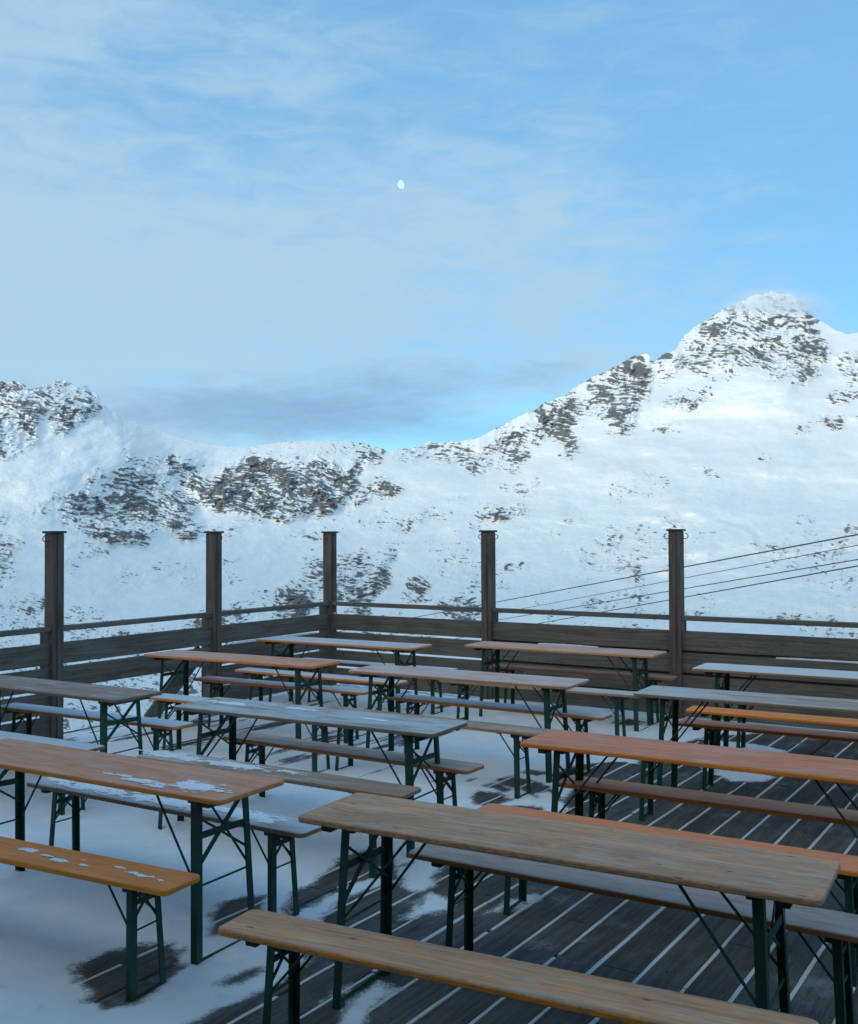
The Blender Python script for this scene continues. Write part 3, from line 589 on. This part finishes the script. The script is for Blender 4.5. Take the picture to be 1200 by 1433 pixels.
# ------------------------------------------------------------------ fence
ZB = [(.985, .767), (.740, .520), (.492, .282), (.252, .045)]
def hook(b, sgn, x, z):
    pts = []
    pts += [(x + sgn * .066, 0, z - .012), (x + sgn * .085, 0, z - .022), (x + sgn * .110, 0, z - .022)]
    for k in range(8):
        t = -PI / 2 + k / 7 * 3.6; pts.append((x + sgn * (.112 + .026 * math.cos(t)), 0, z + .006 + .028 * math.sin(t)))
    b.tube(pts, .0045, 6)
def hook2(b, sgn, x, z):
    b.tube([(x + sgn * .066, -.01, z - .07), (x + sgn * .088, -.012, z - .075), (x + sgn * .094, -.012, z - .06)], .0035, 6)
def fence(name, loc, rz, posts, bays, label, out, hooks=None):
    t = empty(name, loc, rz); tag(t, label, 'fence')
    hw = .066
    for i, x in enumerate(posts):
        b = MB(); b.box(x - hw, x + hw, -hw, hw, -.06, 2.092, None, .006)
        b.box(x - hw + .004, x + hw - .004, out * (hw + .002), out * (hw + .075), -.3, 1.092, None, .004)
        # groove and a cover lath on one face
        p = b.build('post', M_POST, t)
        c = MB(); c.box(x - hw - .018, x + hw + .018, -hw - .018, hw + .018, 2.0925, 2.115, None, .003); c.build('post_cap', M_HOOK, p)
        for sg in ((-1, 1) if hooks is None else hooks[i]):
            h = MB(); hook(h, sg, x, 2.03); h.build('hook', M_HOOK, p, True)
            h = MB(); hook2(h, sg, x, 2.03); h.build('eyelet', M_HOOK, p, True)
        l = MB(); l.box(x - .018, x + .018, -out * (hw + .010) - .009, -out * (hw + .010) + .007, .05, 2.07, None, .003); l.build('cover_lath', M_POST, p)
    for (x0, x1, nb, closed, snowy) in bays:
        b = MB(); b.box(x0 + hw + .002, x1 - hw - .002, -.045, .045, 1.100, 1.152, None, .005); b.build('handrail', M_FENCE, t)
        for k in range(nb):
            z1, z0 = ZB[k]
            b = MB(); z0 += random.uniform(-.004, .004)
            b.box(x0 + hw + .002, x1 - hw - .002, -.02, .02, z0, z1, None, .004); bo = b.build('board', M_FENCE, t)
            if snowy and k in snowy:
                q = MB(); a, c_ = snowy[k]; n = 26
                for j in range(n):
                    xa = x0 + hw + a * (x1 - x0 - .16) + (c_ - a) * (x1 - x0 - .16) * j / n; xb = xa + (c_ - a) * (x1 - x0 - .16) / n
                    hh = .010 + .012 * math.sin(PI * (j + .5) / n) ** .5 * random.uniform(.7, 1)
                    q.box(xa, xb, -.018, .018, z1 + .0005, z1 + hh)
                q.build('snow_strip', M_SNOW2, bo)
        if closed:
            for z in (.7535, .506, .267):
                b = MB(); b.box(x0 + hw, x1 - hw, out * .0215, out * .045, z - .06, z + .06); b.build('backing_lath', M_FENCE, t)
    return t
Lx = [0, 2.22, 4.463, 6.70]; Rx = [2.505, 4.915, 7.33, 9.7]
aL = math.atan2(-V[1], -V[0])
fl = fence('wooden_fence', (C0[0], C0[1], 0), aL, Lx, [(0, Lx[1], 4, False, {1: (.1, .9)}), (Lx[1], Lx[2], 2, False, {}), (Lx[2], Lx[3], 4, False, {})],
      'dark plank fence along the left side of the terrace, including its tall corner post', -1, hooks=[(1,), (-1,), (1,), (-1, 1)])
fr = fence('wooden_fence', (C0[0], C0[1], 0), AU, Rx, [(0, Rx[0], 4, False, {0: (0, 0.01)}), (Rx[0], Rx[1], 4, True, {1: (.28, .62)}), (Rx[1], Rx[2], 4, True, {1: (.45, 1.)}), (Rx[2], Rx[3], 4, True, {})],
      'brown-grey plank fence running from the corner post to the right behind the far tables', 1)
# leaning brace plank outside the left fence
b = MB(); b.bar((Lx[1] + .10, -.11, .70), (Lx[1] + .86, -.16, -.02), .17, .035, (0, 0, 1)); b.build('brace_plank', M_FENCE, fl)

# ------------------------------------------------------------------ tables and benches
def top_bm(L_, W_, H_, th=.027, rc=.035):
    b = MB(); x, y = L_ / 2, W_ / 2
    def ring(ins, z):
        pts = []; r = max(rc - ins, .004)
        for (cx, cy, a0) in ((x - rc, y - rc, 0), (-x + rc, y - rc, 90), (-x + rc, -y + rc, 180), (x - rc, -y + rc, 270)):
            for k in range(7):
                a = math.radians(a0 + k * 15); pts.append((cx + r * math.cos(a), cy + r * math.sin(a), z))
        return pts
    rings = [(.006, H_ - th), (.0018, H_ - th + .002), (0, H_ - th + .006), (0, H_ - .008), (.0018, H_ - .0035), (.005, H_ - .001), (.009, H_)]
    vs = []
    for ins, z in rings: vs += ring(ins, z)
    n = 28; fs = [tuple(range(n))[::-1], tuple((len(rings) - 1) * n + k for k in range(n))]
    for l in range(len(rings) - 1):
        for k in range(n):
            q = (k + 1) % n; fs.append((l * n + k, l * n + q, l * n + n + q, l * n + n + k))
    b.add(vs, fs); return b
def make_trestle(name, H_, W_, top_mat):
    big = W_ > .3
    t = empty(name)
    top_bm(2.2, W_, H_).build('tabletop' if big else 'seat', top_mat, t)
    zt = H_ - .028
    xt, xf = (.895, .925) if big else (.875, .895)       # leg position along the length: at the top, at the foot
    yt, yf = (.185, .215) if big else (.088, .112)
    fl_ = .040 if big else .034                          # flange width of the angle iron
    for sx in (-1, 1):
        for sy in (-1, 1):
            b = MB(); A = Vector((sx * xt, sy * yt, zt)); B = Vector((sx * xf, sy * yf, .0))
            d = B - A
            t4 = .005
            def quad(x0, x1, y0, y1):
                vs = []
                for P in (B, A):
                    for (i, j) in ((x0, y0), (x1, y0), (x1, y1), (x0, y1)): vs.append((P.x - sx * i, P.y - sy * j, P.z))
                b.add(vs, [(3, 2, 1, 0), (4, 5, 6, 7), (0, 1, 5, 4), (1, 2, 6, 5), (2, 3, 7, 6), (3, 0, 4, 7)])
            quad(0, t4, 0, fl_)             # flange facing the table end
            quad(t4, fl_, 0, t4)            # flange facing the long side
            b.box(min(B.x - sx * .004, B.x + sx * -.04), max(B.x - sx * .004, B.x - sx * .04), min(B.y, B.y - sy * .045), max(B.y, B.y - sy * .045), 0, .004)
            b.build('leg', M_GREEN, t)
        b = MB()
        def at(z, sy, inx=.008, iny=.01):
            k = (zt - z) / zt; return (sx * (xt + (xf - xt) * k - inx), sy * (yt + (yf - yt) * k - iny), z)
        if big:
            zb = .60; b.bar(at(zb, -1), at(zb, 0, ) if False else (sx * (xt + .004), 0, zb - .0), .034, .004)
            b.bar((sx * (xt + .004), 0, zb), at(zb - .01, 1), .034, .004)
            b.bar(at(.44, -1, .014), at(.755, 1, .014), .028, .004)
            b.bar(at(.46, 1, .020), at(.70, -1, .020), .012, .005)
            zr = .36
        else:
            b.bar(at(.42, -1), at(.42, 1), .026, .004); b.bar(at(.33, -1, .014), at(.485, 1, .014), .016, .004); b.bar(at(.33, 1, .02), at(.485, -1, .02), .010, .004)
            zr = .295
        b.tube([at(zr, -1, .012), at(zr, 1, .012)], .0055 if big else .0045, 6)
        b.build('cross_brace', M_GREEN, t)
        b = MB(); b.bar(at(.012, -1, .006), at(.012, 1, .006), .016, .006); b.build('foot_bar', M_GREEN, t)
        for sy in (-1, 1):
            b = MB(); q = .33 if big else .17; pv = (sx * (xt - q), sy * (yt - .045 if big else yt - .02), zt - .006)
            b.tube([pv, at(zr, sy, .010, .006)], .0065 if big else .0055, 6)
            b.box(pv[0] - .02, pv[0] + .02, pv[1] - .012, pv[1] + .012, zt - .014, zt - .0005)
            b.build('stay_rod', M_GREEN, t)
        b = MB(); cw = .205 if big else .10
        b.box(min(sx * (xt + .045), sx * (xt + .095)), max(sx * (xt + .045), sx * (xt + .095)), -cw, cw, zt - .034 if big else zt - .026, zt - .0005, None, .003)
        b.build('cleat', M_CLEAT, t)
        b = MB(); b.box(min(sx * (xt - .06), sx * (xt - .004)), max(sx * (xt - .06), sx * (xt - .004)), -yt, yt, zt - .03, zt - .0005, None, .002); b.build('hinge_rail', M_GREEN, t)
    return t
OR1, OR2 = (.30, .125, .045), (.42, .19, .075)
GR1, GR2 = (.155, .135, .115), (.27, .24, .20)
EO = (.50, .19, .035)
T = {  # position, heading, material arguments, label
'T1': ((0.482, 4.248, -0.509), dict(c1=(.31, .210, .13), c2=(.52, .38, .245), edge=(.42, .28, .12), frost=.16, fcol=(.42, .39, .35), weather=.8, worn=.8), 'weathered bare-wood table with knots in the right foreground, the nearest table of all'),
'T2': ((-1.803, 5.609, -0.539), dict(c1=(.38, .185, .105), c2=(.52, .28, .17), edge=(.48, .24, .05), frost=.42, fcol=(.50, .36, .29), weather=.15, worn=.3), 'pinkish brown table with snow patches at its right end, by the left edge'),
'T3': ((-0.813, 7.202, -0.521), dict(c1=(.17, .155, .13), c2=(.26, .24, .205), edge=(.17, .14, .10), frost=.62, fcol=(.45, .52, .56), weather=.9, worn=.7), 'grey weathered table with a cracked frosty top, left of centre, wholly in view'),
'T4': ((1.598, 5.818, -0.543), dict(c1=(.40, .16, .075), c2=(.50, .225, .115), edge=(.62, .23, .03), frost=.34, fcol=(.50, .40, .40), weather=.0, worn=.1), 'salmon brown varnished table with a bright orange edge at the right'),
'T5': ((-3.199, 8.596, -0.542), dict(c1=(.16, .135, .11), c2=(.25, .215, .18), edge=(.13, .10, .08), frost=.35, fcol=(.42, .48, .54), weather=.7, worn=.6), 'grey-brown table with dark worn edge beside the leftmost tall fence post'),
'T6': ((-1.951, 10.515, -0.521), dict(c1=(.38, .18, .10), c2=(.50, .27, .17), edge=(.54, .22, .06), frost=.46, fcol=(.50, .44, .42), weather=.1, fx=-.08), 'orange-edged table dusted pink with frost before the second tall post from the left'),
'T7': ((-1.03, 12.044, -0.535), dict(c1=(.36, .18, .10), c2=(.45, .25, .16), edge=(.52, .21, .06), frost=.78, fcol=(.45, .50, .56), weather=.1, fx=-.06), 'orange-edged table white with frost in the far corner beside the corner post'),
'T8': ((0.309, 9.172, -0.537), dict(c1=(.34, .21, .14), c2=(.46, .30, .21), edge=(.38, .25, .12), frost=.62, fcol=(.50, .46, .45), weather=.3, worn=.5), 'pale mauve frosted table with a tan edge in the centre of the terrace'),
'T9': ((1.456, 11.271, -0.533), dict(c1=(.38, .20, .12), c2=(.48, .29, .19), edge=(.44, .26, .12), frost=.52, fcol=(.50, .44, .42), weather=.2, worn=.4), 'frosted pinkish table close to the back fence between the two right-hand tall posts'),
'T10': ((3.501, 9.191, -0.533), dict(c1=(.26, .22, .18), c2=(.36, .32, .27), edge=(.26, .20, .12), frost=.85, fcol=(.52, .55, .57), weather=.4, worn=.6), 'whitish frosted table at the far right, closest to the right-hand fence'),
'T11': ((2.663, 7.723, -0.521), dict(c1=(.21, .185, .155), c2=(.32, .285, .24), edge=(.20, .165, .10), frost=.45, fcol=(.50, .53, .55), weather=.7, worn=.8, fx=-.10), 'grey bare-wood table with a snowy left end, just behind the salmon brown table'),
}
B = {
'B1': ((0.193, 3.658, -0.467), dict(c1=(.31, .195, .105), c2=(.52, .36, .215), edge=(.58, .26, .04), frost=.15, fcol=(.42, .38, .33), weather=.75, worn=.45), 'yellowish weathered bench with dark knots, the nearest bench at the bottom edge'),
'B2': ((-2.067, 5.084, -0.477), dict(c1=(.46, .19, .055), c2=(.56, .26, .085), edge=(.62, .25, .03), frost=.10, fcol=(.5, .42, .36), weather=.05, worn=.1), 'bright orange bench with a row of snow spots, in the lower left corner'),
'B3': ((-1.535, 5.977, -0.547), dict(c1=(.20, .17, .135), c2=(.30, .26, .21), edge=(.20, .14, .08), frost=.62, fcol=(.46, .54, .62), weather=.5, worn=.5), 'grey snow-dusted bench directly behind the pinkish brown table at left'),
'B4': ((0.885, 4.53, -0.548), dict(c1=(.20, .17, .14), c2=(.30, .26, .215), edge=(.30, .15, .045), frost=.52, fcol=(.34, .345, .36), weather=.5, worn=.4), 'blue-grey frosted bench with brown edge, seen under the front edge of the nearest table'),
'B5': ((1.22, 5.25, -0.538), dict(c1=(.48, .19, .085), c2=(.58, .26, .13), edge=(.62, .27, .04), frost=.18, fcol=(.52, .38, .32), weather=.0), 'salmon orange bench showing just over the back edge of the nearest table'),
'B6': ((-1.051, 6.736, -0.536), dict(c1=(.21, .175, .13), c2=(.32, .27, .205), edge=(.26, .19, .09), frost=.45, fcol=(.50, .54, .57), weather=.7, worn=.7, fx=-.14), 'grey-brown bench in front of the cracked grey table, with snow on its left half'),
'B7': ((-0.613, 7.388, -0.58), dict(c1=(.26, .16, .10), c2=(.36, .25, .17), edge=(.42, .20, .06), frost=.50, fcol=(.46, .44, .46), weather=.4, worn=.4), 'brown frosted bench behind the cracked grey table, its right end sticking out'),
'B8': ((-0.012, 8.593, -0.561), dict(c1=(.23, .18, .13), c2=(.33, .27, .20), edge=(.30, .21, .10), frost=.42, fcol=(.46, .46, .46), weather=.6, worn=.6), 'grey-brown bench in front of the pale mauve table, reaching behind the salmon table'),
'B9': ((0.573, 9.301, -0.554), dict(c1=(.26, .18, .13), c2=(.35, .26, .19), edge=(.46, .20, .05), frost=.70, fcol=(.44, .48, .54), weather=.4, worn=.3), 'grey-topped bench with orange edge behind the pale mauve centre table'),
'B10': ((-2.947, 8.901, -0.518), dict(c1=(.34, .16, .08), c2=(.44, .24, .13), edge=(.46, .19, .05), frost=1.0, fcol=(.45, .50, .56), weather=.2, fx=.10), 'snow-white bench with orange edge behind the grey-brown table by the leftmost post'),
'B11': ((-1.705, 9.393, -0.526), dict(c1=(.36, .17, .08), c2=(.46, .25, .13), edge=(.55, .22, .05), frost=1.05, fcol=(.47, .52, .58), weather=.1), 'snow-covered orange-edged bench whose left end shows in front of the leaning plank'),
'B12': ((-1.545, 10.666, -0.514), dict(c1=(.38, .17, .08), c2=(.48, .25, .13), edge=(.50, .20, .05), frost=.75, fcol=(.45, .50, .56), weather=.1, fx=.16), 'orange-edged bench behind the pink-dusted table, brown at the left and frosted at right'),
'B13': ((-1.235, 11.327, -0.527), dict(c1=(.38, .17, .08), c2=(.48, .25, .13), edge=(.52, .21, .05), frost=.85, fcol=(.46, .51, .57), weather=.1), 'white frosted bench in front of the table in the far corner'),
'B14': ((-0.674, 12.285, -0.531), dict(c1=(.38, .2, .1), c2=(.48, .27, .15), edge=(.20, .12, .07), frost=1.15, fcol=(.56, .64, .74), weather=.1), 'snow-covered bench between the white corner table and the back fence'),
'B15': ((1.677, 11.569, -0.542), dict(c1=(.26, .14, .09), c2=(.36, .22, .15), edge=(.30, .15, .08), frost=.38, fcol=(.42, .38, .36), weather=.4, worn=.5), 'rusty brown bench standing against the back fence between the two right-hand posts'),
'B16': ((1.098, 10.44, -0.532), dict(c1=(.26, .21, .16), c2=(.36, .30, .24), edge=(.30, .24, .14), frost=.66, fcol=(.50, .50, .49), weather=.5, worn=.6), 'pale grey bench in front of the pinkish table by the back fence'),
'B17': ((3.239, 8.544, -0.535), dict(c1=(.52, .20, .06), c2=(.60, .26, .09), edge=(.62, .22, .03), frost=.10, fcol=(.5, .4, .35), weather=.0), 'clean orange bench at far right, the farther of two parallel orange benches'),
'B18': ((3.012, 7.93, -0.532), dict(c1=(.42, .16, .075), c2=(.50, .21, .11), edge=(.52, .17, .03), frost=.36, fcol=(.48, .36, .33), weather=.0), 'reddish orange bench at far right, the nearer of two parallel orange benches'),
'B19': ((1.772, 5.927, -0.536), dict(c1=(.44, .21, .11), c2=(.54, .29, .17), edge=(.54, .24, .05), frost=.24, fcol=(.42, .32, .27), weather=.4, worn=.3), 'reddish brown bench with a frosty front strip, seen under the salmon table'),
'B20': ((-3.386, 8.006, -0.529), dict(c1=(.24, .17, .11), c2=(.33, .25, .17), edge=(.18, .12, .07), frost=.90, fcol=(.48, .55, .62), weather=.5), 'frosted bench whose brown tip shows above the back edge of the pinkish table'),
'B21': ((2.329, 7.067, -0.532), dict(c1=(.40, .17, .08), c2=(.48, .24, .13), edge=(.55, .22, .04), frost=.4, fcol=(.5, .42, .40), weather=.1), 'bench behind the salmon table top, only its green left legs showing below'),
'B22': ((3.714, 9.356, -0.532), dict(c1=(.3, .2, .14), c2=(.38, .27, .19), edge=(.3, .19, .1), frost=.6, fcol=(.5, .5, .5), weather=.4), 'bench tucked behind the whitish far right table, next to the fence'),
}
def copy_thing(o):
    r = o.copy(); COL.objects.link(r)
    for ch in o.children:
        c = ch.copy(); COL.objects.link(c); c.parent = r
    return r
THINGS = {}
def place_all(D, name, H_, W_, cat, group):
    proto = None
    for k, ((x, y, th), ma, label) in D.items():
        m = mat_top(k + ('_table' if cat == 'table' else '_bench'), **ma)
        m.name = ('tabletop_wood' if cat == 'table' else 'seat_wood')
        if proto is None: t = proto = make_trestle(name, H_, W_, m)
        else: t = copy_thing(proto)
        for ch in t.children:
            if ch.name.split('.')[0] in ('tabletop', 'seat'):
                ch.material_slots[0].link = 'OBJECT'; ch.material_slots[0].material = m
        t.location = (x, y, 0); t.rotation_euler = (random.uniform(-.004, .004), random.uniform(-.0025, .0025), th); tag(t, label, cat, group); THINGS[k] = t
place_all(T, 'beer_table', .815, .50, 'table', 'folding tables set out in rows on the terrace')
place_all(B, 'beer_bench', .525, .25, 'bench', 'folding benches beside the tables on the terrace')
def snow_patch(par, z, blobs, hw, seed, hmax=.006):
    """thin crusts of snow on a top: blobs (x, y, rx, ry)"""
    for (bx, by, rx, ry) in blobs:
        st = .008; xs = np.arange(bx - rx * 1.5, bx + rx * 1.5, st); ys = np.arange(max(by - ry * 1.6, -hw + .012), min(by + ry * 1.6, hw - .012), st)
        X, Y = np.meshgrid(xs, ys); n = fbm(X * 14 + seed, Y * 34, 5, seed, .65) - .5
        f = 1 - np.sqrt(((X - bx) / rx) ** 2 + ((Y - by) / ry) ** 2) + n * 2.2
        Hh = .0009 + np.clip(f * 1.6, 0, 1) * hmax
        if not (f > 0).any(): continue
        o = grid_mesh('snow_patch', X, Y, z + Hh, M_SNOWD, keep=f > -.35, attrs={'cover': ('FLOAT', f * .22 - .02)}); o.parent = par
snow_patch(THINGS['T2'], .815, [(.82, -.10, .17, .085), (.50, -.16, .14, .03), (.62, -.20, .08, .02), (.3, -.12, .1, .02)], .25, 5, .006)
snow_patch(THINGS['B2'], .525, [(.09, .01, .07, .022), (.25, -.01, .05, .012), (.36, -.03, .055, .018), (.47, .02, .05, .010), (.52, -.03, .035, .010), (.70, .02, .04, .010), (.80, -.01, .05, .014), (.87, -.02, .06, .016), (.99, -.03, .035, .010)], .125, 8, .0065)
snow_patch(THINGS['B3'], .525, [(-.95, .03, .14, .07), (-.6, 0, .4, .10), (.1, 0, .5, .09), (.62, .0, .25, .09)], .125, 12, .005)
snow_patch(THINGS['B6'], .525, [(-.85, .02, .3, .09), (-.35, .0, .35, .07), (.15, .02, .15, .03)], .125, 14, .007)
snow_patch(THINGS['T3'], .815, [(-.8, .05, .2, .06), (-.2, .1, .15, .03), (.5, .0, .12, .03)], .25, 16, .003)

snow_layer()

# ------------------------------------------------------------------ lift cables over the slope
def cables():
    m = NT('steel_cable'); m.base((.09, .10, .11), .5, .4)
    for k, (pts, r, lab) in enumerate([
        ([(1560, 678, 24), (1200, 748, 34), (697, 842, 60), (400, 898, 110)], .034, 'thickest dark cable, topmost of the four crossing the slope at right'),
        ([(1560, 700, 25), (1200, 763, 36), (735, 851, 62), (400, 917, 112)], .020, 'thin pale cable, second from the top of the four at right'),
        ([(1560, 730, 25), (1200, 783, 36), (700, 867, 62), (400, 918, 112)], .026, 'grey cable, third from the top of the four at right'),
        ([(1560, 730, 24), (1200, 792, 34), (762, 871, 60), (400, 937, 110)], .030, 'dark cable, lowest of the four crossing the slope at right')]):
        P = []
        for px, py, d in pts:
            v = ray(px, py); L = math.hypot(v[0], v[1]); P.append(Vector((v[0] / L * d, v[1] / L * d, HC + v[2] / L * d)))
        # dense smooth path
        Q = []
        for i in range(len(P) - 1):
            for j in range(8): Q.append(P[i].lerp(P[i + 1], j / 8))
        Q.append(P[-1])
        o = MB().tube(Q, r * .72, 6).build('lift_cable', m.m, None, True); tag(o, lab, 'cable', 'cables crossing the snow slope')
cables()

# ------------------------------------------------------------------ snowed-in hut roof below the terrace
def roof():
    t = empty('snow_covered_hut', (5.75, 20.6, 0), math.radians(-6)); tag(t, 'low hut roof under smooth snow just beyond the right-hand fence', 'hut')
    wl = mat_wood('hut_wall_plank', (.07, .05, .035), (.12, .09, .065), ax='x', knots=False)
    MB().box(-1.3, 1.1, -1.8, 1.8, -9, .0).build('wall', wl, t)
    n, k = 60, 34; x = np.linspace(-1.6, 1.75, n); y = np.linspace(-2.3, 2.3, k); X, Y = np.meshgrid(x, y)
    Z = .42 - np.abs(Y) * .16 - .02 * Y * Y - np.clip(X - .9, 0, 9) ** 1.2 * .42 - np.clip(-X - .6, 0, 9) ** 1.2 * .3 + .03 * (fbm(X, Y, 3, 101) - .5)
    o = grid_mesh('roof_snow', np.vstack([X[:1], X, X[-1:]]), np.vstack([Y[:1], Y, Y[-1:]]), np.vstack([Z[:1] - .3, Z, Z[-1:] - .3]), M_SNOW2); o.parent = t
roof()

# ------------------------------------------------------------------ unseen hut added behind the viewpoint only to shade the near deck
def hut():
    t = empty('unseen_shade_hut', (C0[0], C0[1], 0), AU); tag(t, 'unseen timber hut with overhanging roof, added behind the viewpoint to shade the near deck', 'light blocker')
    wl = mat_wood('shade_hut_timber', (.045, .03, .02), (.085, .06, .042), ax='x', knots=False)
    s0 = HUT_S
    MB().box(HUT_R0, HUT_R1, -s0 - 8, -s0, -4, 5.2).build('wall', wl, t)
    b = MB(); b.box(HUT_R0 - .8, HUT_R1 + .8, -s0 - 9, -s0 + HUT_O, 5.22, 5.45).build('roof', M_FENCE, t)
    b = MB(); b.box(HUT_R0 - .8, HUT_R1 + .8, -s0 - 9, -s0 + HUT_O + .0, 5.452, 5.75, None, .08).build('roof_snow', M_SNOW2, t)
    d = MB(); d.box(8.2, 9.2, -s0 + .003, -s0 + .05, .02, 2.1, None, .004).build('door', M_POST, t)
HUT_S, HUT_R0, HUT_R1, HUT_O = 12.9, -3.5, 17., 1.6
hut()

# ------------------------------------------------------------------ moon
def moon():
    v = ray(562, 258); v = v / np.linalg.norm(v); D = 20000.; c = v * D; R_ = 5.9 / F * D
    right = RW[0]; up = RW[2]; fw = -v
    s = Vector(tuple(-.86 * right - .12 * up + .50 * fw)).normalized()
    bm = bmesh.new(); bmesh.ops.create_icosphere(bm, subdivisions=5, radius=R_)
    kill = [f for f in bm.faces if f.calc_center_median().normalized().dot(s) < -.02]
    bmesh.ops.delete(bm, geom=kill, context='FACES')
    me = bpy.data.meshes.new('moon'); bm.to_mesh(me); bm.free()
    m = NT('moonlight'); e = m.n('ShaderNodeEmission'); n = m.noise(m.vec(m.objco(), (1, 1, 1)), 2.2 / R_, 4, .6)
    m.l(m.mix(m.step(n, .4, .65), (.50, .74, .93), (.36, .61, .86)), e.inputs[0]); e.inputs[1].default_value = 1.0; m.l(e.outputs[0], m.out.inputs[0])
    me.materials.append(m.m)
    o = bpy.data.objects.new('moon', me); COL.objects.link(o); o.location = Vector(c) + Vector((0, 0, HC)); tag(o, 'small pale gibbous moon high in the blue sky', 'moon')
moon()

# ------------------------------------------------------------------ render settings
S.view_settings.view_transform = 'Standard'; S.view_settings.look = 'None'; S.view_settings.gamma = 1; S.view_settings.exposure = .45
S.render.engine = 'CYCLES'
S.cycles.volume_bounces = 6
def haze():
    m = bpy.data.materials.new('thin_haze'); m.use_nodes = True; t = m.node_tree; t.nodes.clear()
    o = t.nodes.new('ShaderNodeOutputMaterial'); v = t.nodes.new('ShaderNodeVolumePrincipled'); v.inputs['Density'].default_value = HAZE; v.inputs['Color'].default_value = (.88, .94, 1, 1)
    t.links.new(v.outputs[0], o.inputs['Volume'])
    b = MB(); b.box(-9500, 9500, -9500, 9500, -900, 1250); h = b.build('haze', m); tag(h, 'faint blue haze in the mountain air', 'haze', kind='stuff')
HAZE = 0
if HAZE: haze()
